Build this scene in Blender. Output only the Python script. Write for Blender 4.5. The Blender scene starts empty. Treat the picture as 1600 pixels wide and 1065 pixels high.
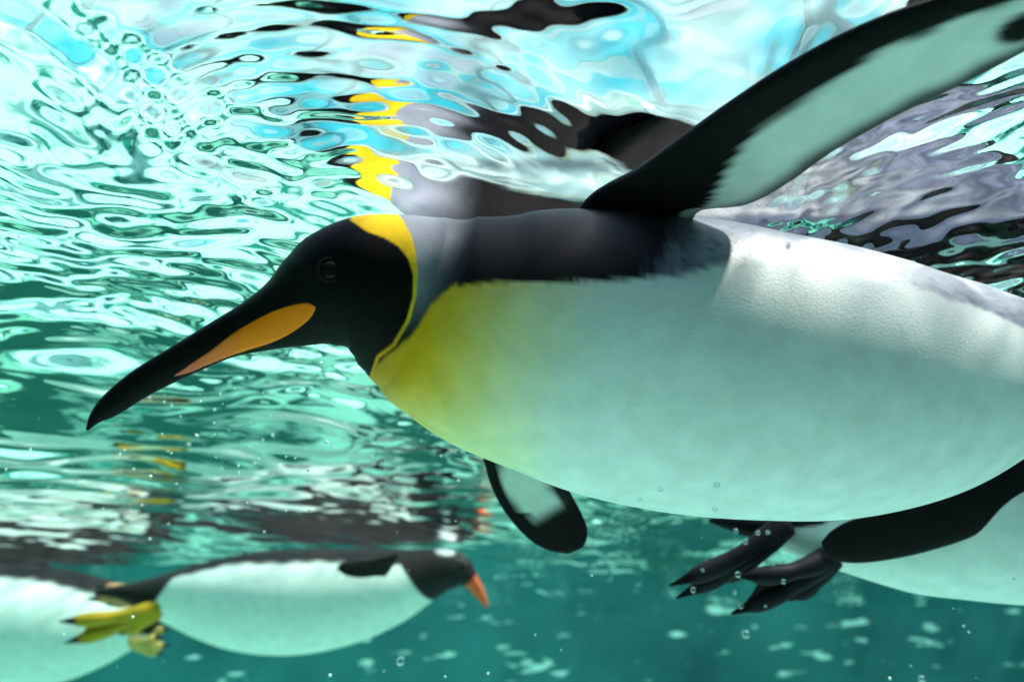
import bpy, math, random
import numpy as np
from mathutils import Vector

SC = bpy.context.scene
COL = SC.collection
R = math.radians
rng = np.random.default_rng(11)
random.seed(5)

# ------------------------------------------------------------------ camera
PITCH = R(29.0)
FPX = 1100.0                        # focal length in pixels of the 1600 px wide picture
SP, CP = math.sin(PITCH), math.cos(PITCH)
cam_d = bpy.data.cameras.new('camera')
cam = bpy.data.objects.new('camera', cam_d)
COL.objects.link(cam)
cam.location = (0, 0, 0)
cam.rotation_euler = (R(90) + PITCH, 0, 0)
cam_d.sensor_width = 36.0
cam_d.lens = 36.0 * FPX / 1600.0
cam_d.clip_start = 0.01
cam_d.clip_end = 2000.0
cam_d.dof.use_dof = True
cam_d.dof.focus_distance = 0.58
cam_d.dof.aperture_fstop = 3.4
SC.camera = cam

# ------------------------------------------------------------------ world, sun, exposure
SUN_EL, SUN_AZ = R(55.0), R(101.0)   # azimuth measured from +Y (away from the camera) towards +X
world = bpy.data.worlds.new('World')
SC.world = world
world.use_nodes = True
wn = world.node_tree
wn.nodes.clear()
sky = wn.nodes.new('ShaderNodeTexSky')
sky.sky_type = 'NISHITA'
sky.sun_disc = False
sky.sun_elevation = SUN_EL
sky.sun_rotation = SUN_AZ
bg = wn.nodes.new('ShaderNodeBackground')
bg.inputs['Strength'].default_value = 0.15
wo = wn.nodes.new('ShaderNodeOutputWorld')
wn.links.new(sky.outputs[0], bg.inputs[0])
wn.links.new(bg.outputs[0], wo.inputs[0])
sun_d = bpy.data.lights.new('sun', 'SUN')
sun_d.energy = 5.0
sun_d.angle = R(2.5)
sun_d.color = (1.0, 0.96, 0.9)
sun = bpy.data.objects.new('sun', sun_d)
COL.objects.link(sun)
sv = Vector((math.cos(SUN_EL) * math.sin(SUN_AZ), math.cos(SUN_EL) * math.cos(SUN_AZ), math.sin(SUN_EL)))
sun.rotation_euler = (-sv).to_track_quat('-Z', 'Y').to_euler()
sun.location = sv * 30

SC.view_settings.view_transform = 'Standard'
SC.view_settings.look = 'None'
SC.view_settings.gamma = 1.0
SC.view_settings.exposure = 1.5
SC.render.engine = 'CYCLES'
cy = SC.cycles
cy.use_denoising = True
cy.max_bounces = 9
cy.diffuse_bounces = 3
cy.glossy_bounces = 4
cy.transmission_bounces = 4
cy.transparent_max_bounces = 12
cy.volume_bounces = 0
cy.sample_clamp_indirect = 6.0
cy.blur_glossy = 0.3
cy.caustics_reflective = True
cy.caustics_refractive = True

# ------------------------------------------------------------------ helpers
def at(px, py, d):
    """world point seen at a picture position at depth d along the camera axis"""
    X = (px - 800.0) / FPX * d
    Y = (532.5 - py) / FPX * d
    return np.array((X, d * CP - Y * SP, d * SP + Y * CP))

def to_px(P):
    d = P[..., 1] * CP + P[..., 2] * SP
    Y = -P[..., 1] * SP + P[..., 2] * CP
    return 800 + P[..., 0] / d * FPX, 532.5 - Y / d * FPX

def smooth(a, b, x):
    t = np.clip((x - a) / (b - a), 0, 1)
    return t * t * (3 - 2 * t)

def catmull(K, u):
    """K (n,k) keys, u in 0..n-1"""
    K = np.asarray(K, float)
    n = len(K)
    i = np.clip(np.floor(u).astype(int), 0, n - 2)
    t = (u - i)[:, None]
    p1, p2 = K[i], K[i + 1]
    p0 = np.where((i > 0)[:, None], K[np.maximum(i - 1, 0)], 2 * p1 - p2)
    p3 = np.where((i < n - 2)[:, None], K[np.minimum(i + 2, n - 1)], 2 * p2 - p1)
    return 0.5 * (2 * p1 + (p2 - p0) * t + (2 * p0 - 5 * p1 + 4 * p2 - p3) * t ** 2 + (3 * p1 - p0 - 3 * p2 + p3) * t ** 3)

def norm(v):
    return v / np.maximum(np.linalg.norm(v, axis=-1, keepdims=True), 1e-9)

class Acc:
    """collects grids of vertices, faces and vertex colours for ONE mesh"""
    def __init__(s):
        s.v, s.f, s.c, s.n = [], [], [], 0
    def add(s, V, F, C):
        s.v.append(V); s.c.append(C)
        s.f += [tuple(np.array(f) + s.n) for f in F] if not isinstance(F, np.ndarray) else [tuple(q) for q in (F + s.n).tolist()]
        s.n += len(V)
    def tube(s, rings, cols, cap=True):
        """rings (n,m,3) closed loops; cols (n,m,3)"""
        n, m, _ = rings.shape
        V = rings.reshape(-1, 3); C = cols.reshape(-1, 3)
        i = np.arange(n - 1)[:, None] * m; j = np.arange(m)[None, :]; k = (j + 1) % m
        F = np.stack([i + j, i + k, i + m + k, i + m + j], -1).reshape(-1, 4)
        s.add(V, F, C)
        if cap:
            s.f.append(tuple(range(s.n - n * m + m - 1, s.n - n * m - 1, -1)))
            s.f.append(tuple(range(s.n - m, s.n)))
    def build(s, name, mat, parent=None):
        me = bpy.data.meshes.new(name)
        me.from_pydata(np.concatenate(s.v).tolist(), [], s.f)
        C = np.concatenate(s.c)
        A = s.gloss if getattr(s, 'gloss', None) is not None else np.zeros(0)
        A = np.concatenate([A, np.zeros(len(C) - len(A))])
        at_ = me.color_attributes.new('Col', 'FLOAT_COLOR', 'POINT')
        at_.data.foreach_set('color', np.concatenate([C, A[:, None]], 1).astype(np.float32).ravel())
        me.polygons.foreach_set('use_smooth', [True] * len(me.polygons))
        me.validate()
        import bmesh
        bm = bmesh.new(); bm.from_mesh(me)
        bmesh.ops.recalc_face_normals(bm, faces=bm.faces)
        bm.to_mesh(me); bm.free()
        o = bpy.data.objects.new(name, me)
        COL.objects.link(o)
        me.materials.append(mat)
        if parent is not None: o.parent = parent
        return o

def tag(o, label, cat, group=None):
    o['label'] = label; o['category'] = cat
    if group: o['group'] = group
    return o

def struct(o, kind='structure'):
    o['kind'] = kind
    return o

def mesh_obj(name, V, F, mat, smooth_=False, parent=None):
    me = bpy.data.meshes.new(name)
    me.from_pydata([tuple(map(float, v)) for v in V], [], [tuple(map(int, f)) for f in F])
    if smooth_: me.polygons.foreach_set('use_smooth', [True] * len(me.polygons))
    me.materials.append(mat)
    o = bpy.data.objects.new(name, me)
    COL.objects.link(o)
    if parent is not None: o.parent = parent
    return o

BOXF = [(0, 3, 2, 1), (4, 5, 6, 7), (0, 1, 5, 4), (1, 2, 6, 5), (2, 3, 7, 6), (3, 0, 4, 7)]
def boxv(x0, x1, y0, y1, z0, z1):
    return [(x0, y0, z0), (x1, y0, z0), (x1, y1, z0), (x0, y1, z0), (x0, y0, z1), (x1, y0, z1), (x1, y1, z1), (x0, y1, z1)]
def box(name, b, mat, parent=None):
    return mesh_obj(name, boxv(*b), BOXF, mat, parent=parent)

# ------------------------------------------------------------------ materials
def new_mat(name):
    m = bpy.data.materials.new(name); m.use_nodes = True
    n = m.node_tree; n.nodes.clear()
    out = n.nodes.new('ShaderNodeOutputMaterial')
    return m, n, out

def simple_mat(name, c1, c2, scale=3.0, rough=0.6, bump=0.2, detail=6, stretch=(1, 1, 1), lo=0.35, hi=0.65, bdist=0.01):
    m, n, out = new_mat(name)
    tc = n.nodes.new('ShaderNodeTexCoord')
    mp = n.nodes.new('ShaderNodeMapping'); mp.inputs['Scale'].default_value = stretch
    no = n.nodes.new('ShaderNodeTexNoise'); no.inputs['Scale'].default_value = scale; no.inputs['Detail'].default_value = detail
    rp = n.nodes.new('ShaderNodeValToRGB')
    rp.color_ramp.elements[0].position = lo; rp.color_ramp.elements[0].color = (*c1, 1)
    rp.color_ramp.elements[1].position = hi; rp.color_ramp.elements[1].color = (*c2, 1)
    b = n.nodes.new('ShaderNodeBsdfPrincipled'); b.inputs['Roughness'].default_value = rough
    bp = n.nodes.new('ShaderNodeBump'); bp.inputs['Strength'].default_value = bump; bp.inputs['Distance'].default_value = bdist
    L = n.links.new
    L(tc.outputs['Object'], mp.inputs[0]); L(mp.outputs[0], no.inputs['Vector']); L(no.outputs['Fac'], rp.inputs[0])
    L(rp.outputs[0], b.inputs['Base Color']); L(no.outputs['Fac'], bp.inputs['Height']); L(bp.outputs[0], b.inputs['Normal'])
    L(b.outputs[0], out.inputs[0])
    return m

def plumage_mat(name, fscale=1100.0, bump=0.28, rough=0.45, spec=0.04):
    """feathered skin: colour from the bird's own markings, fine feather relief"""
    m, n, out = new_mat(name)
    L = n.links.new
    a = n.nodes.new('ShaderNodeAttribute'); a.attribute_name = 'Col'
    tc = n.nodes.new('ShaderNodeTexCoord')
    mp = n.nodes.new('ShaderNodeMapping'); mp.inputs['Scale'].default_value = (0.3, 1, 1)
    vo = n.nodes.new('ShaderNodeTexVoronoi'); vo.inputs['Scale'].default_value = fscale
    no = n.nodes.new('ShaderNodeTexNoise'); no.inputs['Scale'].default_value = 45.0; no.inputs['Detail'].default_value = 5
    mx = n.nodes.new('ShaderNodeMix'); mx.data_type = 'RGBA'; mx.blend_type = 'MULTIPLY'
    rp = n.nodes.new('ShaderNodeValToRGB')
    rp.color_ramp.elements[0].position = 0.3; rp.color_ramp.elements[0].color = (0.86, 0.86, 0.86, 1)
    rp.color_ramp.elements[1].position = 0.7; rp.color_ramp.elements[1].color = (1, 1, 1, 1)
    b = n.nodes.new('ShaderNodeBsdfPrincipled')
    b.inputs['Roughness'].default_value = rough
    b.inputs['Specular IOR Level'].default_value = spec
    b.inputs['Sheen Weight'].default_value = 0.0
    b.inputs['Sheen Roughness'].default_value = 0.4
    bp = n.nodes.new('ShaderNodeBump'); bp.inputs['Strength'].default_value = bump; bp.inputs['Distance'].default_value = 0.0006
    L(tc.outputs['Object'], mp.inputs[0]); L(mp.outputs[0], vo.inputs['Vector']); L(tc.outputs['Object'], no.inputs['Vector'])
    L(no.outputs['Fac'], rp.inputs[0])
    mx.inputs[0].default_value = 1.0
    L(a.outputs['Color'], mx.inputs[6]); L(rp.outputs[0], mx.inputs[7])
    L(mx.outputs[2], b.inputs['Base Color'])
    mr = n.nodes.new('ShaderNodeMapRange'); mr.inputs['To Min'].default_value = spec; mr.inputs['To Max'].default_value = .8
    L(a.outputs['Alpha'], mr.inputs['Value']); L(mr.outputs[0], b.inputs['Specular IOR Level'])
    L(vo.outputs['Distance'], bp.inputs['Height']); L(bp.outputs[0], b.inputs['Normal'])
    L(b.outputs[0], out.inputs[0])
    return m

IOR = 1.36
def water_mat():
    m, n, out = new_mat('water')
    L = n.links.new
    tc = n.nodes.new('ShaderNodeTexCoord')
    no = n.nodes.new('ShaderNodeTexNoise'); no.inputs['Scale'].default_value = 28.0; no.inputs['Detail'].default_value = 2
    bp = n.nodes.new('ShaderNodeBump'); bp.inputs['Strength'].default_value = 0.06; bp.inputs['Distance'].default_value = 0.004
    L(tc.outputs['Object'], no.inputs['Vector']); L(no.outputs['Fac'], bp.inputs['Height'])
    fr = n.nodes.new('ShaderNodeFresnel'); fr.inputs['IOR'].default_value = IOR
    tr = n.nodes.new('ShaderNodeBsdfTransparent')
    rf = n.nodes.new('ShaderNodeBsdfRefraction'); rf.inputs['IOR'].default_value = IOR; rf.inputs['Roughness'].default_value = 0.0
    gl = n.nodes.new('ShaderNodeBsdfGlossy'); gl.inputs['Roughness'].default_value = 0.0
    gl.inputs['Color'].default_value = (1, 1, 1, 1)
    for q in (fr, rf, gl): L(bp.outputs[0], q.inputs['Normal'])
    # noise painted into the transparent colour stands in for ripple caustics
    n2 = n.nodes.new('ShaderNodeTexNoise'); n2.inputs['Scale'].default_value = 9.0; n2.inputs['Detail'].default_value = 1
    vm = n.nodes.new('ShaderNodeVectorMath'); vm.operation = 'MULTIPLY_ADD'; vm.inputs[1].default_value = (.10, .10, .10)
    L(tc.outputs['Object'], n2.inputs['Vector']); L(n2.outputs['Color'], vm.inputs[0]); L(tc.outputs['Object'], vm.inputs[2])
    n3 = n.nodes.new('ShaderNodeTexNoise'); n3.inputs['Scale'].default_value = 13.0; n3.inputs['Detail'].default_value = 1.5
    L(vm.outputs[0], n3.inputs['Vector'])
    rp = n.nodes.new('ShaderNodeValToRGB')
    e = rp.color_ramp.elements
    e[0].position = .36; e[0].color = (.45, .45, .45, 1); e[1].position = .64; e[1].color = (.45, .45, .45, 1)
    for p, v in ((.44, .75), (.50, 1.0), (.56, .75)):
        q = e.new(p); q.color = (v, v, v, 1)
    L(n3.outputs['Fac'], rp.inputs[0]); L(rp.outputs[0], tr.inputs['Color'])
    m1 = n.nodes.new('ShaderNodeMixShader'); m1.inputs[0].default_value = 0.42
    m2 = n.nodes.new('ShaderNodeMixShader')
    L(tr.outputs[0], m1.inputs[1]); L(rf.outputs[0], m1.inputs[2])
    L(fr.outputs[0], m2.inputs[0]); L(m1.outputs[0], m2.inputs[1]); L(gl.outputs[0], m2.inputs[2])
    L(m2.outputs[0], out.inputs[0])
    va = n.nodes.new('ShaderNodeVolumeAbsorption')
    va.inputs['Color'].default_value = (0.0, 0.86, 0.72, 1); va.inputs['Density'].default_value = 0.165
    L(va.outputs[0], out.inputs['Volume'])
    return m

def caustic_fleck_wall():  # teal paint, with pale flecks of caustic light painted into its colour
    m = simple_mat('pool_wall_paint_caustics', (0.006, 0.095, 0.105), (0.02, 0.18, 0.185), 2.2, 0.5, 0.2)
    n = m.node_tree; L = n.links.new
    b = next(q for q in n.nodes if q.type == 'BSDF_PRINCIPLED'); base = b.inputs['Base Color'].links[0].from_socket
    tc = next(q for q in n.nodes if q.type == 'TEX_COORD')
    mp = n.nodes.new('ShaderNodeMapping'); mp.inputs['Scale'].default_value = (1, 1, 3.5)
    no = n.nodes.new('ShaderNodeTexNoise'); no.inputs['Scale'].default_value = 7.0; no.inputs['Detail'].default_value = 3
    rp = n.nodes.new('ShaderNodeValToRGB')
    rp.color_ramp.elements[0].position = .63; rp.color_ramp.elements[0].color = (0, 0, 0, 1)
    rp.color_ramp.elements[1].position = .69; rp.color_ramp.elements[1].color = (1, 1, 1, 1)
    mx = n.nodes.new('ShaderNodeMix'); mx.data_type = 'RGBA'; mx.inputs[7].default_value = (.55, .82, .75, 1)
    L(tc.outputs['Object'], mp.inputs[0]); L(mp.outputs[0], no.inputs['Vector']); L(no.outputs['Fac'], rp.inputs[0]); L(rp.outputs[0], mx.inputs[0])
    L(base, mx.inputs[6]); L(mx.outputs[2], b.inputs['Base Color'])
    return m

M_water = water_mat()
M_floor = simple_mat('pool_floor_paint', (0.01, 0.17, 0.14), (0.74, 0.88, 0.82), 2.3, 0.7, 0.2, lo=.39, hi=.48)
M_wall = caustic_fleck_wall()
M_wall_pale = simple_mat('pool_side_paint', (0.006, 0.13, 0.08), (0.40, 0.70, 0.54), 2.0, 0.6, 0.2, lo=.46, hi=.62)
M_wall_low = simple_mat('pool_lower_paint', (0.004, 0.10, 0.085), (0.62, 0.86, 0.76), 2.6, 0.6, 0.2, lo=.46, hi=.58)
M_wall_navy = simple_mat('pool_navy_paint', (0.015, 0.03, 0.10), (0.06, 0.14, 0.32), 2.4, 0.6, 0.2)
M_cyan = simple_mat('cyan_paint', (0.01, 0.42, 0.48), (0.03, 0.55, 0.60), 2.0, 0.6, 0.1)
M_mint = simple_mat('mint_render', (0.44, 0.64, 0.57), (0.60, 0.78, 0.70), 1.3, 0.7, 0.4, bdist=0.05)
M_upper = simple_mat('cyan_mint_mural', (0.01, 0.40, 0.45), (0.50, 0.72, 0.64), 0.55, 0.6, 0.1, detail=3, lo=.44, hi=.54)
M_steel = simple_mat('dark_steel', (0.015, 0.015, 0.018), (0.03, 0.03, 0.035), 6.0, 0.5, 0.1)
M_lilac = simple_mat('lilac_grey_paint', (0.42, 0.40, 0.44), (0.55, 0.52, 0.56), 3.0, 0.6, 0.1)
M_dark = simple_mat('gallery_wall_paint', (0.02, 0.035, 0.05), (0.04, 0.06, 0.09), 2.0, 0.5, 0.1)
M_deck = simple_mat('concrete', (0.26, 0.25, 0.23), (0.42, 0.41, 0.38), 5.0, 0.85, 0.4)
M_ice = simple_mat('white_render', (0.45, 0.62, 0.55), (0.62, 0.76, 0.70), 1.3, 0.7, 0.5, bdist=0.1)
M_rock = simple_mat('dark_rock', (0.03, 0.028, 0.025), (0.16, 0.14, 0.11), 4.0, 0.8, 0.8, bdist=0.05)
M_plum = plumage_mat('king_plumage')
M_plum_soft = plumage_mat('far_plumage', 700.0, 0.2, 0.5, 0.07)

# ------------------------------------------------------------------ pool and surroundings
H = 0.400                        # water level above the lens
WS = 0.12                        # where the dark band of the back wall ends
FZ = -1.05                       # pool floor
XW, YB, YF = 3.0, 2.8, -0.55
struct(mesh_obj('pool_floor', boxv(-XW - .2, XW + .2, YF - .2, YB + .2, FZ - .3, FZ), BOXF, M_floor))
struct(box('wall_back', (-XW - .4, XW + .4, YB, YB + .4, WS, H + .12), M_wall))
struct(box('wall_back_lower', (-XW - .4, XW + .4, YB - .012, YB + .4, FZ - .29, WS), M_wall_low))
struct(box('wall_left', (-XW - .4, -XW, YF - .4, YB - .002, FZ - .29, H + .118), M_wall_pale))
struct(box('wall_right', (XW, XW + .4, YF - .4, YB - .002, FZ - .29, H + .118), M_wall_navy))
struct(box('wall_front', (-XW - .002, XW + .002, YF - .4, YF, FZ - .29, H + .6), M_dark))

def ground_ring():
    z = H + .06
    a = [(-300, -300), (300, -300), (300, 300), (-300, 300)]
    b = [(-XW - .3, YF - .3), (XW + .3, YF - .3), (XW + .3, YB + .3), (-XW - .3, YB + .3)]
    V = [(x, y, z) for x, y in a] + [(x, y, z) for x, y in b]
    F = [(0, 1, 5, 4), (1, 2, 6, 5), (2, 3, 7, 6), (3, 0, 4, 7)]
    return struct(mesh_obj('ground', V, F, M_deck))
ground_ring()

def noise1(x, seed, octs=4):
    r = np.random.default_rng(seed); y = np.zeros_like(x)
    for k in range(octs):
        y += np.sin(x * (1.3 ** k * 2 ** k * .7) + r.uniform(0, 6.28)) / 1.7 ** k
    return y

def cliff():
    nx, nz = 160, 50
    x = np.linspace(-7, 7, nx); t = np.linspace(0, 1, nz)
    X, T = np.meshgrid(x, t)
    top = 1.05 + .22 * noise1(x, 3)
    Z = H + .05 + T * top[None, :]
    Y = 3.3 + .25 * T + .10 * noise1(X * 2.1 + T * 3, 5) + .08 * noise1(T * 9 + X * .5, 8)
    V = np.stack([X, Y, Z], -1).reshape(-1, 3)
    Vb = V.copy(); Vb[:, 1] += 1.6
    i = (np.arange(nz - 1)[:, None] * nx + np.arange(nx - 1)[None, :])
    F = np.stack([i, i + 1, i + nx + 1, i + nx], -1).reshape(-1, 4)
    nV = len(V)
    Fb = F[:, ::-1] + nV
    tp = [((nz - 1) * nx + k, (nz - 1) * nx + k + 1, nV + (nz - 1) * nx + k + 1, nV + (nz - 1) * nx + k) for k in range(nx - 1)]
    o = mesh_obj('ice_cliff', np.concatenate([V, Vb]), F.tolist() + Fb.tolist() + tp, M_ice, True)
    return struct(o)
cliff()

def building():
    t = bpy.data.objects.new('exhibit_building', None); COL.objects.link(t)
    t.location = (0, 5.2, H + .06)
    tag(t, 'pale mint exhibit hall with cyan panels and dark beams, seen rippling through the water surface', 'building')
    box('wall', (-9, 9, 0, .5, 0, 4.45), M_mint, t)
    box('upper_wall', (-9, 9, -.02, .5, 4.45, 8.8), M_upper, t)
    k = 0
    for x0 in np.arange(-8.6, 8.4, 1.7):
        box('beam', (x0 - .07, x0 + .07, -.09, 0, 0, 4.4), M_steel, t)
        for z0, z1 in ((1.9, 2.6), (3.2, 3.9)):
            k += 1
            box('panel', (x0 + .16, x0 + 1.54, -.05, 0, z0 + .1 * math.sin(k), z1), (M_cyan, M_cyan, M_lilac, M_cyan)[k % 4], t)
    for z in (1.7, 4.25):
        box('beam', (-8.9, 8.9, -.13, -.095, z, z + .09), M_steel, t)
building()

def rocks():
    import bmesh
    for k, (x, r, z) in enumerate(((-1.15, .20, .0), (-.75, .16, .02), (-.42, .22, .0), (-.05, .17, .01), (.27, .24, .0), (.95, .21, .0), (1.35, .26, .02), (1.8, .2, .0))):
        bm = bmesh.new(); bmesh.ops.create_icosphere(bm, subdivisions=4, radius=1)
        g = np.random.default_rng(40 + k); ph = g.uniform(0, 6, 6)
        for v in bm.verts:
            c = v.co
            f = 1 + .16 * math.sin(3 * c.x + ph[0]) * math.sin(2.6 * c.y + ph[1]) + .10 * math.sin(6 * c.z + ph[2] + 3 * c.x) + .05 * math.sin(13 * c.y + ph[3]) * math.sin(11 * c.x + ph[4])
            v.co = c * f
            v.co.x *= 1.25 * r; v.co.y *= .6 * r; v.co.z = max(v.co.z, -.5) * r
        me = bpy.data.meshes.new('rock'); bm.to_mesh(me); bm.free()
        me.polygons.foreach_set('use_smooth', [True] * len(me.polygons)); me.materials.append(M_moss if k % 3 == 1 else M_rock)
        o = bpy.data.objects.new('rock', me); COL.objects.link(o)
        o.location = (x, YB + .2, H + .12 + .48 * r)
        tag(o, 'mossy boulder on the pool rim, blurred by the water surface' if k % 3 == 1 else 'dark brown boulder on the pool rim, blurred by the water surface', 'rock', 'boulders on the pool rim')
M_moss = simple_mat('mossy_rock', (0.10, 0.09, 0.02), (0.34, 0.30, 0.06), 6.0, 0.8, 0.8, bdist=0.05)
rocks()

def sign_face(name, c):
    m, n, out = new_mat(name)
    e = n.nodes.new('ShaderNodeEmission'); e.inputs['Color'].default_value = (*c, 1); e.inputs['Strength'].default_value = .9
    n.links.new(e.outputs[0], out.inputs[0])
    return m
def exit_sign():
    t = bpy.data.objects.new('exit_sign', None); COL.objects.link(t); t.location = (.66, YB + .12, H + .12)
    tag(t, 'small lit green and white exit sign on a thin post behind the pool', 'sign')
    box('post', (-.015, .015, -.015, .015, -.01, .60), M_steel, t)
    box('housing', (-.14, .14, -.03, .03, .60, .80), M_steel, t)
    box('panel', (-.13, .13, -.036, -.03, .61, .79), sign_face('sign_white', (.8, .95, .85)), t)
    box('pictogram', (-.115, -.005, -.041, -.036, .63, .77), sign_face('sign_green', (.02, .55, .15)), t)
exit_sign()

# ------------------------------------------------------------------ water body with real waves
def wave_height(X, Y):
    r = np.random.default_rng(21)
    Z = np.zeros_like(X)
    def comp(lam, ang, slope, ph):
        k = 2 * math.pi / lam
        return slope / k * np.sin(k * (X * math.cos(ang) + Y * math.sin(ang)) + ph)
    # warp so that crests are not straight
    wx = .05 * np.sin(3.1 * Y + 1) + .03 * np.sin(7.3 * X + 2.1 * Y) + .016 * np.sin(17 * X - 11 * Y + 1.3)
    wy = .05 * np.sin(2.7 * X + .4) + .03 * np.sin(6.1 * Y - 3.3 * X + 2) + .016 * np.sin(13 * X + 19 * Y + .6)
    X0, Y0 = X, Y
    X = X + wx; Y = Y + wy
    for lam, s in ((1.1, .03), (.7, .035), (.45, .035)):
        for q in range(2): Z += comp(lam * r.uniform(.85, 1.15), r.uniform(0, 6.28), s, r.uniform(0, 6.28))
    env = .8 + .4 * np.sin(2.3 * X + 1.1 * Y) * np.sin(1.7 * Y - 2.9 * X + 1)
    Zc = np.zeros_like(X)
    for q in range(22):
        lam = .05 * (3.4 ** r.uniform(0, 1))
        Zc += comp(lam, R(108) + r.normal(0, .42), .029, r.uniform(0, 6.28))
    Z += Zc * env
    calm_left = smooth(-.12, -.25, X0) * smooth(.62, .45, Y0)
    env2 = np.clip(.6 + .8 * np.sin(4.1 * X + 2.0 * Y + 2) * np.sin(3.3 * Y - 2.2 * X), .15, 1.3) * (1 - .6 * calm_left)
    Zr = np.zeros_like(X)
    for q in range(18):
        lam = .018 * (3.0 ** r.uniform(0, 1))
        Zr += comp(lam, R(106) + r.normal(0, .32), .030, r.uniform(0, 6.28))
    Z = Z * (1 - .5 * calm_left) + Zr * env2
    # long crests running away from us on the near left, speckled chop behind the raised flipper
    Zl = np.zeros_like(X); Zs = np.zeros_like(X)
    for q in range(9):
        Zl += comp(.03 * (3.2 ** r.uniform(0, 1)), R(-14) + r.normal(0, .22), .020, r.uniform(0, 6.28))
    for q in range(16):
        Zs += comp(.014 * (3.5 ** r.uniform(0, 1)), R(40) + r.normal(0, .8), .046, r.uniform(0, 6.28))
    Z += Zl * smooth(-.12, -.26, X0) * smooth(.85, .55, Y0) + Zs * smooth(.14, .28, X0)
    # the water lies calmer along the swimmer's neck and back
    Z *= 1 - .85 * np.exp(-(np.maximum(np.abs(X0 - .02) - .10, 0) / .10) ** 2 - ((Y0 - .51) / .09) ** 2)
    # bow ripples round the swimmer's head
    d = np.hypot(X0 + .13, Y0 - .56)
    k = 2 * math.pi / .019
    Z += .16 / k * np.sin(k * d + 2.0 * np.sin(9 * X0)) * np.exp(-((d - .24) / .09) ** 2) * smooth(-.34, -.24, X0) * smooth(.10, -.02, X0) * smooth(.45, .38, Y0)
    return Z

def water():
    def axis(lo, hi, c, n, w):
        u = np.linspace(-1, 1, 4001)
        dens = 1.0 / (1.0 + (np.abs(np.linspace(lo, hi, 4001) - c) / w) ** 1.6) + .12
        cdf = np.cumsum(dens); cdf = (cdf - cdf[0]) / (cdf[-1] - cdf[0])
        return np.interp(np.linspace(0, 1, n), cdf, np.linspace(lo, hi, 4001))
    xs = axis(-XW - .2, XW + .2, 0.0, 900, .55)
    ys = axis(YF - .2, YB + .2, .45, 640, .40)
    X, Y = np.meshgrid(xs, ys)
    Z = H + wave_height(X, Y)
    edge = np.zeros_like(X, bool); edge[0] = edge[-1] = True; edge[:, 0] = edge[:, -1] = True
    Z[edge] = H
    nx, ny = len(xs), len(ys)
    V = np.stack([X, Y, Z], -1).reshape(-1, 3)
    i = np.arange(ny - 1)[:, None] * nx + np.arange(nx - 1)[None, :]
    F = np.stack([i, i + 1, i + nx + 1, i + nx], -1).reshape(-1, 4)
    loop = list(range(nx)) + [k * nx + nx - 1 for k in range(1, ny)] + [(ny - 1) * nx + k for k in range(nx - 2, -1, -1)] + [k * nx for k in range(ny - 2, 0, -1)]
    nV = len(V); m = len(loop)
    low = V[loop].copy(); low[:, 2] = FZ - .2
    side = np.array([(loop[(k)], nV + k, nV + (k + 1) % m, loop[(k + 1) % m]) for k in range(m)])
    me = bpy.data.meshes.new('water')
    Va = np.concatenate([V, low]); quads = np.concatenate([F, side])
    me.vertices.add(len(Va)); me.vertices.foreach_set('co', Va.astype(np.float32).ravel())
    nq = len(quads)
    me.loops.add(nq * 4 + m); me.polygons.add(nq + 1)
    me.loops.foreach_set('vertex_index', np.concatenate([quads.ravel(), np.arange(nV + m - 1, nV - 1, -1)]).astype(np.int32))
    ls = np.concatenate([np.arange(nq) * 4, [nq * 4]]).astype(np.int32)
    me.polygons.foreach_set('loop_start', ls)
    sm = np.zeros(nq + 1, bool); sm[:len(F)] = True
    me.polygons.foreach_set('use_smooth', sm)
    me.update(calc_edges=True); me.validate()
    me.materials.append(M_water)
    o = bpy.data.objects.new('water', me); COL.objects.link(o)
    return struct(o)
water()

# ------------------------------------------------------------------ birds
def spine(keys, n, m, wide):
    """keys: (px,py,r_px,depth,width factor). returns centres, frames, radii, ring points, phi"""
    u = np.linspace(0, len(keys) - 1, n)
    K = catmull(keys, u)
    K[:, 2] = np.maximum(K[:, 2], .6)
    Cn = np.stack([at(a, b, d) for a, b, _, d, _ in K])
    T = norm(np.gradient(Cn, axis=0))
    view = norm(Cn)
    U = np.cross(T, view); U = norm(U)
    U *= np.sign(U[:, 2:3] + 1e-9)
    W = norm(np.cross(T, U)); W *= -np.sign(np.sum(W * view, 1))[:, None]      # towards the camera
    rad = K[:, 2] * K[:, 3] / FPX
    phi = np.linspace(-math.pi, math.pi, m, endpoint=False)
    return K, Cn, T, U, W, rad, phi, u

def ring_points(Cn, U, W, rad, wf, phi):
    return Cn[:, None] + rad[:, None, None] * (np.cos(phi)[None, :, None] * U[:, None] + (wf[:, None] * np.sin(phi)[None, :])[..., None] * W[:, None])

def poly_dist(px, py, pts):
    """signed distance to an open polyline; positive on its right-hand side in picture axes (x right, y down)"""
    pts = np.asarray(pts, float)
    best = np.full(px.shape, 1e9); sgn = np.ones(px.shape)
    for a, b in zip(pts[:-1], pts[1:]):
        e = b - a; L2 = (e ** 2).sum()
        t = np.clip(((px - a[0]) * e[0] + (py - a[1]) * e[1]) / L2, 0, 1)
        dx, dy = px - a[0] - t * e[0], py - a[1] - t * e[1]
        d = np.hypot(dx, dy); s = np.sign(e[0] * dy - e[1] * dx)
        up = d < best - 1e-6
        best = np.where(up, d, best); sgn = np.where(up, s, sgn)
    return best * sgn

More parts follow.
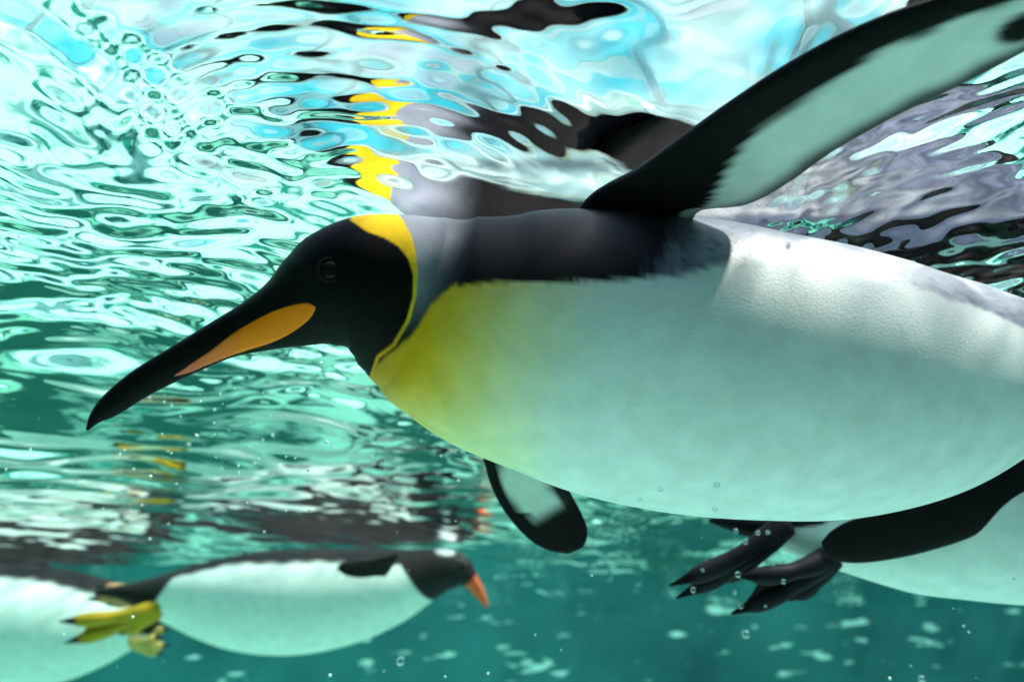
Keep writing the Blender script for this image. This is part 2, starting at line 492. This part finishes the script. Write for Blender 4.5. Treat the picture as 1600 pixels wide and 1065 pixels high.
def vnoise(x, y, seed=0):
    T = np.random.default_rng(seed).uniform(-1, 1, (64, 64))
    xi, yi = np.floor(x).astype(int), np.floor(y).astype(int)
    fx, fy = x - xi, y - yi
    fx, fy = fx * fx * (3 - 2 * fx), fy * fy * (3 - 2 * fy)
    g = lambda a, b: T[a % 64, b % 64]
    return (g(xi, yi) * (1 - fx) + g(xi + 1, yi) * fx) * (1 - fy) + (g(xi, yi + 1) * (1 - fx) + g(xi + 1, yi + 1) * fx) * fy

def lerp(a, b, t):
    return a + (np.asarray(b, float) - a) * t[..., None]

def flipper(acc, lead, trail, thick, colour, n=90, m=28, face=1):
    """lead / trail: lists of (px,py,depth) from root to tip; colour(s, v, under) -> rgb"""
    u = np.linspace(0, len(lead) - 1, n)
    A = catmull([at(*p) for p in lead], u); B = catmull([at(*p) for p in trail], np.linspace(0, len(trail) - 1, n))
    Cn = (A + B) / 2; Hc = (A - B) / 2
    T = norm(np.gradient(Cn, axis=0))
    N = norm(np.cross(T, Hc)); N *= -np.sign((N * norm(Cn)).sum(1))[:, None]     # faces the camera
    a = np.linspace(0, 2 * math.pi, m, endpoint=False)
    s = np.linspace(0, 1, n)
    th = np.interp(s, [0, .4, .85, 1], [thick, thick * .8, thick * .45, thick * .12])
    sn = np.sign(np.sin(a)) * np.abs(np.sin(a)) ** .8
    rings = Cn[:, None] + np.cos(a)[None, :, None] * Hc[:, None] + (th[:, None] * (sn * (1.0 + .25 * np.cos(a)))[None, :])[..., None] * N[:, None]
    v = (1 - np.cos(a)) / 2          # 0 leading, 1 trailing
    S, V = np.meshgrid(s, v, indexing='ij')
    under = np.broadcast_to((np.sin(a) * face > 0)[None, :], S.shape)
    acc.tube(rings, colour(S, V, under))

def foot(acc, ankle, toes, web_col, claw_col, r=.011):
    """ankle 3D point, toes list of 3D tips: tapered toes with web between them, one piece"""
    ankle = np.asarray(ankle)
    m = 12
    phi = np.linspace(0, 2 * math.pi, m, endpoint=False)
    for tip in toes:
        tip = np.asarray(tip); t = np.linspace(0, 1, 16)
        ax = norm(tip - ankle); s1 = norm(np.cross(ax, (0.1, .2, 1))); s2 = np.cross(ax, s1)
        C = ankle + (tip - ankle) * t[:, None] + s2 * (np.sin(t * math.pi) * .008)[:, None]
        rr = r * np.interp(t, [0, .2, .45, .62, .78, .86, 1], [1.0, .85, .62, .74, .70, .38, .06])
        rings = C[:, None] + rr[:, None, None] * (np.cos(phi)[None, :, None] * s1 + np.sin(phi)[None, :, None] * s2)
        col = np.where((t > .84)[:, None, None], claw_col, web_col) * np.ones((16, m, 1))
        acc.tube(rings, col)
    for p, q in zip(toes[:-1], toes[1:]):
        p, q = np.asarray(p), np.asarray(q)
        n1, n2 = 10, 8
        P = []
        nrm = norm(np.cross(p - ankle, q - ankle))
        for side in (1, -1):
            for i in range(n1):
                a = i / (n1 - 1) * .88
                for j in range(n2):
                    b = j / (n2 - 1)
                    aa = a * (1 - .14 * math.sin(math.pi * b))
                    P.append(ankle + aa * ((p - ankle) * (1 - b) + (q - ankle) * b) + nrm * side * (.0035 * (1 - .5 * a)))
        P = np.array(P); F = []
        N1 = n1 * n2
        for i in range(n1 - 1):
            for j in range(n2 - 1):
                k = i * n2 + j
                F.append((k, k + 1, k + n2 + 1, k + n2)); F.append((N1 + k, N1 + k + n2, N1 + k + n2 + 1, N1 + k + 1))
        for j in range(n2 - 1):
            k = (n1 - 1) * n2 + j
            F.append((k, k + 1, N1 + k + 1, N1 + k))
        acc.add(P, F, np.tile(np.asarray(web_col) * .9, (len(P), 1)))

BLACK = np.array((.008, .007, .007)); DARK = np.array((.013, .011, .011)); WHITE = np.array((.85, .85, .84))
YEL = np.array((.86, .42, .008)); ORA = np.array((.85, .36, .02)); GREY = np.array((.30, .30, .35))

def king_body(acc):
    keys = [  # px, py, r, depth, width factor
        (136, 671, 2.0, .545, .9), (150, 652, 10, .546, .85), (172, 634, 18, .547, .8), (218, 600, 22.5, .548, .75),
        (280, 565, 26, .55, .75), (350, 529, 32, .552, .78), (405, 507, 43, .555, .82), (450, 488, 58, .558, .86),
        (488, 469, 78, .562, .88), (522, 456, 97, .566, .9), (560, 452, 114, .572, .9), (600, 458, 126, .58, .92),
        (642, 472, 141, .588, .95), (690, 492, 162, .595, 1.0), (770, 518, 188, .602, 1.03), (863, 535, 209, .608, 1.05),
        (962, 553, 223, .612, 1.06), (1080, 571, 227, .616, 1.06), (1195, 586, 220, .62, 1.05), (1300, 595, 209, .626, 1.04),
        (1410, 596, 184, .634, 1.02), (1510, 586, 148, .642, 1.0), (1605, 573, 102, .652, 1.0), (1700, 567, 62, .664, .95),
        (1785, 570, 36, .676, .9), (1860, 582, 16, .69, 1.3), (1915, 594, 3, .70, 1.4)]
    n, m = 560, 168
    K, Cn, T, U, W, rad, phi, u = spine(keys, n, m, 1)
    wf = K[:, 4]
    pts = ring_points(Cn, U, W, rad, wf, phi)
    # the bird lies rolled: its back is turned away from us, more so on the trunk than at the head
    roll = np.interp(u, [0, 9, 12, 16, 26], [0, 0, R(10), R(28), R(28)])
    alpha = np.abs((phi[None, :] + roll[:, None] + math.pi) % (2 * math.pi) - math.pi)
    ph2 = alpha - roll[:, None]
    Q = Cn[:, None] + rad[:, None, None] * (np.cos(ph2)[..., None] * U[:, None] + (wf[:, None] * np.sin(ph2))[..., None] * W[:, None])
    px, py = to_px(Q)
    wob = 5 * vnoise(px / 26, py / 60, 1) + 3.5 * vnoise(px / 9, py / 30, 2) + 2.5 * vnoise(px / 4, py / 14, 3)
    back = ph2 < 0
    C = np.tile(WHITE, (n, m, 1))
    # chest: orange-yellow bib fading into white
    fx = px + .35 * (py - 560)
    bib = 1 - smooth(680, 960, fx + wob * 2)
    C = lerp(C, (.86, .66, .12), bib * .9)
    C = lerp(C, YEL, 1 - smooth(630, 800, fx + wob))
    C = lerp(C, (.62, .28, .02), 1 - smooth(590, 665, px + .25 * (py - 560)))
    low = smooth(585, 690, py - .25 * (px - 650)) * (1 - smooth(800, 900, px))
    C = lerp(C, (.80, .80, .45), low * .5)
    # dark back and collar above the flank line
    flank = [(560, 600), (600, 562), (640, 526), (672, 480), (690, 460), (712, 445), (800, 441), (900, 441), (1050, 434), (1116, 415), (1190, 402),
             (1262, 410), (1375, 440), (1431, 449), (1520, 478), (1620, 520), (1760, 575), (1950, 600)]
    fd = poly_dist(px, py + wob * .5, flank)          # negative above the line
    upper = 1 - smooth(-4, 4, fd)
    upper = np.where(back & (u[:, None] > 9.5), 1.0, upper)
    slate = smooth(1015, 1090, px + wob * 4 + .2 * (py - 380))
    C = lerp(C, lerp(lerp(np.tile(DARK, (n, m, 1)), (.018, .026, .055), smooth(1040, 1150, px)), (.22, .22, .32), slate * (1 - .92 * smooth(1.12, .75, alpha)) * np.clip(.72 + .5 * vnoise(px / 11, py / 5, 6) + .3 * vnoise(px / 5, py / 3, 7), .1, 1)), upper)
    # silver nape behind the head
    nape = (1 - smooth(650, 745, px + .35 * (py - 380))) * upper * (1 - smooth(430, 540, py))
    C = lerp(C, GREY, nape)
    # black head bounded by the ear patch
    c1 = [(530, 280), (546, 330), (549, 345), (574, 362), (600, 371), (622, 384), (638, 404), (646, 430), (645, 465), (635, 500), (612, 538), (588, 556), (560, 640)]
    c2 = [(612, 280), (616, 328), (630, 344), (643, 368), (650, 395), (653, 425), (651, 460), (641, 500), (618, 540), (592, 560), (562, 642)]
    d1 = poly_dist(px, py, c1); d2 = poly_dist(px, py, c2)
    head = smooth(-1.5, 1.5, d1) if False else 1 - smooth(-1.8, 1.8, -d1)
    pre = (u < 13.2)[:, None]
    left1 = np.where(pre, smooth(-1.8, 1.8, d1), 0)
    left2 = np.where(pre, smooth(-1.8, 1.8, d2), 0)
    yg = lerp(np.tile(np.array((.86, .52, .015)), (n, m, 1)), (.75, .30, .01), smooth(480, 545, py))
    C = C * (1 - left2[..., None]) + yg * left2[..., None]
    C = lerp(C, BLACK, left1)
    acc.tube(pts, C)
    # wet sheen of the dark back feathers behind the head
    acc.gloss = (upper * (1 - left2) * smooth(640, 720, px) * np.where(px > 1040, .9, .03)).ravel()
    return K, Cn, T, U, W, rad, wf, u

def surf_pt(S, ui, ph, off=0.0):
    """point on the body surface for a fractional ring index and angle"""
    K, Cn, T, U, W, rad, wf, u = S
    def g(A): return np.array([np.interp(ui, u, A[:, k]) for k in range(3)])
    c, uu, ww = g(Cn), norm(g(U)), norm(g(W)); r = np.interp(ui, u, rad); w = np.interp(ui, u, wf)
    nrm = norm(math.cos(ph) * uu + math.sin(ph) / w * ww)
    return c + r * (math.cos(ph) * uu + w * math.sin(ph) * ww) + nrm * off, nrm

def find_surf(S, px, py):
    """body surface point facing the lens under a picture position"""
    K, Cn, T, U, W, rad, wf, u = S
    ph = np.linspace(.05, math.pi - .05, 120)
    P = ring_points(Cn[:330], U[:330], W[:330], rad[:330], wf[:330], ph)
    a, b = to_px(P)
    k = np.argmin((a - px) ** 2 + (b - py) ** 2)
    i, j = np.unravel_index(k, a.shape)
    return u[i], ph[j]

def ellipsoid(acc, c, ax, nu=24, nv=16, col=(0, 0, 0)):
    th = np.linspace(0.02, math.pi - .02, nv); ph = np.linspace(0, 2 * math.pi, nu, endpoint=False)
    A, B, Cc = [np.asarray(a) for a in ax]
    rings = np.asarray(c) + np.cos(th)[:, None, None] * Cc + (np.sin(th)[:, None] * np.cos(ph))[..., None] * A + (np.sin(th)[:, None] * np.sin(ph))[..., None] * B
    acc.tube(rings, np.tile(np.asarray(col, float), (nv, nu, 1)))

def glossy_mat(name, c, rough, spec=.5):
    m, n, out = new_mat(name)
    b = n.nodes.new('ShaderNodeBsdfPrincipled')
    no = n.nodes.new('ShaderNodeTexNoise'); no.inputs['Scale'].default_value = 60
    rp = n.nodes.new('ShaderNodeValToRGB')
    rp.color_ramp.elements[0].color = (*[q * .8 for q in c], 1); rp.color_ramp.elements[1].color = (*c, 1)
    n.links.new(no.outputs['Fac'], rp.inputs[0]); n.links.new(rp.outputs[0], b.inputs['Base Color'])
    b.inputs['Roughness'].default_value = rough; b.inputs['Specular IOR Level'].default_value = spec
    n.links.new(b.outputs[0], out.inputs[0])
    return m
M_eye = glossy_mat('eye', (.010, .008, .007), .15, .2)
M_iris = glossy_mat('eye_ring', (.017, .012, .010), .6, .05)

def plate_mat():
    m, n, out = new_mat('bill_plate')
    a = n.nodes.new('ShaderNodeAttribute'); a.attribute_name = 'Col'
    b = n.nodes.new('ShaderNodeBsdfPrincipled'); b.inputs['Roughness'].default_value = .42; b.inputs['Specular IOR Level'].default_value = .08
    n.links.new(a.outputs['Color'], b.inputs['Base Color']); n.links.new(b.outputs[0], out.inputs[0])
    return m
M_plate = plate_mat()

def main_king():
    acc = Acc()
    S = king_body(acc)
    # raised flipper, underside towards us
    lead = [(860, 420, .60), (915, 312, .592), (995, 264, .556), (1065, 214, .518), (1140, 160, .486), (1240, 95, .457), (1350, 38, .437), (1460, -2, .425), (1570, -30, .418), (1660, -38, .414), (1712, -22, .412)]
    trail = [(1110, 440, .575), (1085, 338, .562), (1170, 317, .545), (1235, 282, .523), (1300, 236, .503), (1400, 180, .482), (1500, 132, .466), (1600, 80, .45), (1680, 30, .44), (1722, -10, .412)]
    def col(s, v, under):
        w = np.array((.72, .72, .68))
        C = np.tile(w, s.shape + (1,))
        edge_l = np.interp(s, [0, .17, .24, .36, .6, .85, 1], [.9, .88, .60, .36, .25, .22, .26])
        wob = .010 * np.sin(s * 37 + 2 * np.sin(s * 9)) + .008 * np.sin(s * 61 + 2)
        C = lerp(C, BLACK * 1.3, 1 - smooth(-.03, .03, v - edge_l + wob))
        tr = np.interp(s, [0, .22, .5, 1], [1.1, .90, .86, .84])
        C = lerp(C, BLACK * 2.5, smooth(-.12, .10, v - tr + wob) * .92)
        tip = np.exp(-(((s - .80) / .06) ** 2 + ((v - .62) / .22) ** 2))
        C = lerp(C, BLACK * 1.5, smooth(.25, .6, tip))
        C = lerp(C, BLACK, smooth(.93, .96, s))
        return np.where(under[..., None], C, BLACK * 1.6)
    flipper(acc, lead, trail, .013, col, n=130, m=48)
    # far flipper hanging below the belly
    lead = [(800, 560, .70), (757, 690, .72), (760, 735, .725), (777, 780, .73), (803, 818, .733), (832, 846, .736), (858, 859, .738), (880, 864, .739)]
    trail = [(930, 560, .68), (883, 700, .71), (882, 748, .718), (893, 772, .724), (908, 800, .73), (918, 828, .734), (912, 852, .737), (890, 864, .739)]
    def col2(s, v, under):
        C = np.tile(np.array((.62, .66, .62)), s.shape + (1,))
        wob = .02 * np.sin(s * 23)
        C = lerp(C, BLACK, 1 - smooth(-.03, .05, v - .20 + wob - .1 * (s > .5)))
        C = lerp(C, BLACK * 2, smooth(-.05, .05, v - .80 + wob))
        C = lerp(C, BLACK, smooth(-.05, .05, s - .53 + .15 * (v - .5)))
        return np.where(under[..., None], C, BLACK)
    flipper(acc, lead, trail, .009, col2, n=90, m=32)
    # feet trailing beyond the tail
    for dx, dy, dd in ((0, 60, -.05), (0, 30, .07)):
        a = at(1700, 600 + dy, .66 + dd)
        foot(acc, a, [at(1850, 610 + dy, .67 + dd), at(1870, 640 + dy, .68 + dd), at(1850, 668 + dy, .68 + dd)], BLACK * 2, BLACK)
    o = acc.build('king_penguin', M_plum)
    tag(o, 'large king penguin with orange bill stripe and yellow chest, raising one flipper to the surface', 'penguin', 'king penguins swimming')
    # eye
    ui, ph = find_surf(S, 517, 421)
    P, N = surf_pt(S, ui, ph)
    a = norm(np.cross(N, (0, 0, 1))); b = np.cross(N, a)
    e = Acc(); r = .0085
    ellipsoid(e, P - N * .0035, (a * r, b * r, N * .0062), 28, 18)
    eye = e.build('eye', M_eye, o)
    e2 = Acc()
    t = np.linspace(0, 2 * math.pi, 48, endpoint=False); q = np.linspace(0, 2 * math.pi, 10, endpoint=False)
    rings = P + np.cos(t)[:, None, None] * a * (r * 1.03 + .0016 * np.cos(q))[None, :, None] + np.sin(t)[:, None, None] * b * (r * 1.03 + .0016 * np.cos(q))[None, :, None] + N * (.0012 * np.sin(q) - .0002)[None, :, None]
    rings = np.concatenate([rings, rings[:1]])
    e2.tube(rings, np.zeros(rings.shape), cap=False)
    e2.build('eye_ring', M_iris, eye)
    # orange plate on the lower bill
    up = [(270, 588), (300, 566), (331, 545), (370, 515), (420, 487), (455, 475), (480, 472), (494, 480)]
    lo = [(270, 588), (300, 581), (331, 568), (380, 551), (420, 539), (455, 522), (483, 500), (494, 481)]
    n1, n2 = 60, 14
    A = catmull(up, np.linspace(0, 7, n1)); B = catmull(lo, np.linspace(0, 7, n1))
    V, C = [], []
    for i in range(n1):
        for j in range(n2):
            t = j / (n2 - 1); p = A[i] * (1 - t) + B[i] * t
            ui, ph = find_surf_fine(S, *p)
            edge = min(1.0, 4 * t * (1 - t) * 1.6, 10 * (i / (n1 - 1)) + .02, 10 * (1 - i / (n1 - 1)) + .02)
            P, N = surf_pt(S, ui, ph, -.0004 + .0011 * math.sqrt(edge))
            V.append(P)
            f = np.clip((p[0] - 285) / 95, 0, 1)
            C.append(np.array((.70, .13, .08)) * (1 - f) + np.array((.92, .19, .004)) * f)
    F = [(i * n2 + j, i * n2 + j + 1, (i + 1) * n2 + j + 1, (i + 1) * n2 + j) for i in range(n1 - 1) for j in range(n2 - 1)]
    pa = Acc(); pa.add(np.array(V), F, np.array(C))
    pl = pa.build('bill_plate', M_plate, o)
    pl['label'] = 'orange plate along the lower bill'
    sol = pl.modifiers.new('thickness', 'SOLIDIFY'); sol.thickness = .0008; sol.offset = -1
    return o

_cache = {}
def find_surf_fine(S, px, py):
    K, Cn, T, U, W, rad, wf, u = S
    if 'g' not in _cache:
        ph = np.linspace(.15, math.pi - .02, 240)
        P = ring_points(Cn[:240], U[:240], W[:240], rad[:240], wf[:240], ph)
        _cache['g'] = (ph, *to_px(P))
    ph, a, b = _cache['g']
    d = (a - px) ** 2 + (b - py) ** 2
    k = np.argmin(d); i, j = np.unravel_index(k, d.shape)
    i = min(max(i, 1), a.shape[0] - 2); j = min(max(j, 1), a.shape[1] - 2)
    # one Newton step for a sub-cell answer
    J = np.array([[(a[i + 1, j] - a[i - 1, j]) / 2, (a[i, j + 1] - a[i, j - 1]) / 2], [(b[i + 1, j] - b[i - 1, j]) / 2, (b[i, j + 1] - b[i, j - 1]) / 2]])
    try:
        s = np.linalg.solve(J, np.array([px - a[i, j], py - b[i, j]])); s = np.clip(s, -1.2, 1.2)
    except np.linalg.LinAlgError:
        s = np.zeros(2)
    return u[i] + s[0] * (u[1] - u[0]), ph[j] + s[1] * (ph[1] - ph[0])

main_king()

def plain_body(acc, keys, colour, n=220, m=72):
    K, Cn, T, U, W, rad, phi, u = spine(keys, n, m, 1)
    pts = ring_points(Cn, U, W, rad, K[:, 4], phi)
    C = colour(u[:, None] * np.ones((1, m)), phi[None, :] * np.ones((n, 1)))
    acc.tube(pts, C)
    return (K, Cn, T, U, W, rad, K[:, 4], u)

def second_king():
    acc = Acc(); d = .86
    keys = [(1108, 812, 3, .93, 1.6), (1150, 818, 14, .92, 1.5), (1225, 829, 30, .90, 1.1), (1300, 834, 54, .885, 1.0), (1400, 823, 99, .87, 1.0), (1500, 805, 129, d, 1.0), (1600, 792, 146, d, 1.0),
            (1720, 785, 150, d, 1.0), (1850, 775, 140, d, 1.0), (1980, 760, 112, d, 1.0), (2070, 745, 84, d, .95), (2150, 735, 70, d, .9), (2210, 742, 48, d, .9), (2260, 760, 24, d, .85), (2340, 792, 12, d, .8), (2390, 815, 2, d, .8)]
    def colour(u, ph):
        C = np.tile(WHITE * .95, u.shape + (1,))
        al = np.abs(((ph + R(10)) + math.pi) % (2 * math.pi) - math.pi)
        lim = np.interp(u, [0, 1.2, 2.0, 3, 6, 9, 10, 15], [3.2, 3.2, 1.6, 1.35, 1.5, 1.5, 3.2, 3.2])
        return lerp(C, DARK, 1 - smooth(-.04, .04, al - lim + .03 * np.sin(u * 9) * np.sin(u * 5.3)))
    S = plain_body(acc, keys, colour)
    lead = [(1740, 700, .78), (1630, 776, .775), (1530, 832, .775), (1450, 860, .775), (1380, 875, .775), (1330, 879, .776), (1300, 872, .778), (1286, 858, .78)]
    trail = [(1700, 560, .77), (1600, 704, .775), (1530, 750, .775), (1450, 783, .775), (1380, 800, .775), (1330, 812, .776), (1300, 828, .778), (1283, 846, .78)]
    flipper(acc, lead, trail, .010, lambda s, v, un: np.tile(BLACK * 1.5, s.shape + (1,)), n=90, m=30)
    # two trailing webbed feet
    f1 = at(1228, 816, .865)
    foot(acc, f1, [at(1046, 914, .835), at(1056, 934, .85), at(1110, 915, .875)], np.array((.022, .017, .022)), BLACK, .016)
    f2 = at(1300, 868, .85)
    foot(acc, f2, [at(1150, 900, .815), at(1142, 958, .84), at(1228, 938, .87)], np.array((.020, .016, .020)), BLACK, .0155)
    o = acc.build('king_penguin', M_plum)
    tag(o, 'king penguin with black trailing feet swimming away below the large penguin\'s belly', 'penguin', 'king penguins swimming')
    e = Acc(); P, N = surf_pt(S, 11.4, 1.25)
    a = norm(np.cross(N, (0, 0, 1))); b = np.cross(N, a)
    ellipsoid(e, P - N * .003, (a * .0085, b * .0085, N * .006)); e.build('eye', M_eye, o)
second_king()

OLIVE = np.array((.42, .26, .02))
def gentoo():
    acc = Acc(); d = 1.66
    keys = [(150, 925, 4, d, 1.5), (200, 925, 14, d, 1.4), (250, 930, 32, d, 1.0), (310, 934, 54, d, 1.0), (380, 938, 72, d, 1.0), (460, 938, 78, d, 1.0), (540, 930, 72, d, 1.0), (610, 915, 58, d, 1.0),
            (660, 899, 42, d, .95), (695, 890, 32, d, .9), (720, 894, 25, d, .85), (735, 906, 13, d, .8), (748, 924, 9, d, .8), (762, 948, 2, d, .8)]
    def colour(u, ph):
        C = np.tile(np.array((.74, .80, .74)), u.shape + (1,))
        al = np.abs(((ph + R(15)) + math.pi) % (2 * math.pi) - math.pi)
        lim = np.interp(u, [0, 1.8, 2.5, 4, 7, 7.6, 8.2, 13], [3.2, 3.2, 1.15, 1.05, 1.1, 1.3, 3.2, 3.2])
        C = lerp(C, DARK * 1.8, 1 - smooth(-.06, .06, al - lim + .04 * np.sin(u * 8) * np.sin(u * 4.7)))
        ear = np.exp(-(((u - 9.1) / .55) ** 2 + ((al - .75) / .55) ** 2))
        C = lerp(C, WHITE * .7, smooth(.55, .85, ear))
        C = lerp(C, (.70, .12, .04), smooth(10.8, 11.1, u))
        return C
    S = plain_body(acc, keys, colour)
    lead = [(620, 860, 1.55), (590, 868, 1.52), (560, 872, 1.49), (535, 878, 1.47), (528, 886, 1.46)]
    trail = [(600, 900, 1.55), (585, 900, 1.52), (562, 902, 1.49), (540, 898, 1.47), (528, 890, 1.46)]
    flipper(acc, lead, trail, .010, lambda s, v, un: np.tile(BLACK * 1.5, s.shape + (1,)), n=40, m=20)
    foot(acc, at(252, 948, 1.62), [at(92, 970, 1.55), at(130, 938, 1.58), at(150, 930, 1.60)][:1] + [at(100, 1004, 1.57), at(185, 990, 1.60)], OLIVE, BLACK * 2, .022)
    foot(acc, at(262, 915, 1.66), [at(135, 935, 1.66), at(150, 915, 1.68), at(165, 945, 1.70)], np.array((.60, .30, .14)), BLACK * 2, .018)
    o = acc.build('gentoo_penguin', M_plum_soft)
    tag(o, 'white bellied penguin with red beak and yellow webbed feet, floating by the back wall', 'penguin')
    e = Acc(); P, N = surf_pt(S, 9.9, 1.1)
    a = norm(np.cross(N, (0, 0, 1))); b = np.cross(N, a)
    ellipsoid(e, P - N * .003, (a * .009, b * .009, N * .006)); e.build('eye', M_eye, o)
gentoo()

def left_penguin():
    acc = Acc(); d = 1.85
    keys = [(262, 962, 4, d, 1.5), (238, 965, 18, d, 1.3), (205, 970, 42, d, 1.0), (150, 974, 68, d, 1.0), (80, 978, 86, d, 1.0), (0, 976, 92, d, 1.0), (-90, 970, 88, d, 1.0), (-180, 955, 72, d, 1.0),
            (-245, 938, 50, d, .95), (-290, 925, 38, d, .9), (-320, 928, 28, d, .85), (-340, 942, 14, d, .8), (-360, 962, 9, d, .8), (-375, 985, 2, d, .8)]
    def colour(u, ph):
        C = np.tile(np.array((.74, .80, .74)), u.shape + (1,))
        al = np.abs(((ph + R(15)) + math.pi) % (2 * math.pi) - math.pi)
        lim = np.interp(u, [0, 1.2, 1.8, 4, 7, 7.6, 8.2, 13], [3.2, 3.2, 1.1, 1.0, 1.1, 1.3, 3.2, 3.2])
        C = lerp(C, DARK * 1.8, 1 - smooth(-.06, .06, al - lim + .04 * np.sin(u * 8) * np.sin(u * 4.7)))
        C = lerp(C, (.70, .12, .04), smooth(10.8, 11.1, u))
        return C
    S = plain_body(acc, keys, colour)
    foot(acc, at(205, 1002, 1.80), [at(252, 990, 1.80), at(266, 1006, 1.80), at(256, 1020, 1.81)], np.array((.60, .40, .12)), BLACK * 2, .014)
    foot(acc, at(200, 985, 1.88), [at(250, 970, 1.88), at(268, 980, 1.88), at(256, 996, 1.88)], np.array((.60, .40, .12)), BLACK * 2, .014)
    o = acc.build('gentoo_penguin', M_plum_soft)
    tag(o, 'plump white bellied penguin swimming the other way behind the yellow footed one', 'penguin')
    e = Acc(); P, N = surf_pt(S, 9.9, 1.1)
    a = norm(np.cross(N, (0, 0, 1))); b = np.cross(N, a)
    ellipsoid(e, P - N * .003, (a * .009, b * .009, N * .006)); e.build('eye', M_eye, o)
left_penguin()

# ------------------------------------------------------------------ air bubbles
def bubble_mat():
    m, n, out = new_mat('bubble')
    gl = n.nodes.new('ShaderNodeBsdfGlossy'); gl.inputs['Roughness'].default_value = .05
    tr = n.nodes.new('ShaderNodeBsdfTransparent')
    lw = n.nodes.new('ShaderNodeLayerWeight'); lw.inputs['Blend'].default_value = .55
    no = n.nodes.new('ShaderNodeTexNoise'); no.inputs['Scale'].default_value = 200
    bp = n.nodes.new('ShaderNodeBump'); bp.inputs['Strength'].default_value = .1
    mx = n.nodes.new('ShaderNodeMixShader')
    L = n.links.new
    L(no.outputs['Fac'], bp.inputs['Height']); L(bp.outputs[0], gl.inputs['Normal'])
    L(lw.outputs['Facing'], mx.inputs[0]); L(tr.outputs[0], mx.inputs[1]); L(gl.outputs[0], mx.inputs[2]); L(mx.outputs[0], out.inputs[0])
    return m
M_bub = bubble_mat()
def bubble_mesh():
    import bmesh
    bm = bmesh.new(); bmesh.ops.create_uvsphere(bm, u_segments=14, v_segments=9, radius=1)
    for v in bm.verts: v.co.z *= .82
    me = bpy.data.meshes.new('air_bubble'); bm.to_mesh(me); bm.free()
    me.polygons.foreach_set('use_smooth', [True] * len(me.polygons)); me.materials.append(M_bub)
    return me
BUB = bubble_mesh()
def bubbles(spots, label, group):
    for px, py, d, r in spots:
        o = bpy.data.objects.new('air_bubble', BUB); COL.objects.link(o)
        o.location = at(px, py, d); o.scale = (r, r * .9, r * 1.1)
        o.rotation_euler = (random.uniform(0, 3), random.uniform(0, 3), 0)
        tag(o, label, 'bubble', group)
bubbles([(1165, 846, .80, .0032), (1184, 832, .80, .0030), (1200, 831, .80, .0026), (1153, 897, .79, .0036), (1083, 921, .81, .0034), (1157, 946, .81, .0034),
         (1224, 908, .80, .0030), (1208, 881, .80, .0022), (1148, 925, .80, .0026), (1196, 946, .82, .0020), (1150, 829, .81, .0030), (1098, 890, .81, .0022)],
        'tiny air bubble clinging to the black trailing feet', 'bubbles on the feet')
bubbles([(1032, 764, .50, .0020), (1120, 757, .47, .0022), (1117, 795, .52, .0020), (1000, 780, .53, .0018)], 'tiny air bubble along the white belly of the large penguin', 'bubbles under the belly')
bubbles([(1165, 990, .95, .006), (626, 1032, .9, .006), (1440, 1060, .9, .005)], 'drifting air bubble in the open teal water', 'drifting bubbles')
def specks():
    import bmesh
    bm = bmesh.new(); r = np.random.default_rng(4)
    from mathutils import Matrix
    for k in range(260):
        if k < 170: px, py = r.normal(380, 130), r.normal(650, 60)
        else: px, py = r.uniform(60, 1600), r.uniform(500, 1060)
        d = r.uniform(.66, 1.0); rad = abs(r.normal(.0006, .0005)) + .0005
        q = at(px, py, d)
        if q[2] > H - .04: continue
        bmesh.ops.create_icosphere(bm, subdivisions=1, radius=rad, matrix=Matrix.Translation(q))
    me = bpy.data.meshes.new('fine_bubbles'); bm.to_mesh(me); bm.free(); me.materials.append(M_speck)
    me.polygons.foreach_set('use_smooth', [True] * len(me.polygons))
    o = bpy.data.objects.new('fine_bubbles', me); COL.objects.link(o)
    o['label'] = 'fine bubbles drifting in the water below the bill'; o['category'] = 'bubbles'
    struct(o, 'stuff')
M_speck = simple_mat('fine_bubble', (.7, .75, .72), (.85, .88, .86), 50, .2, .0)
specks()
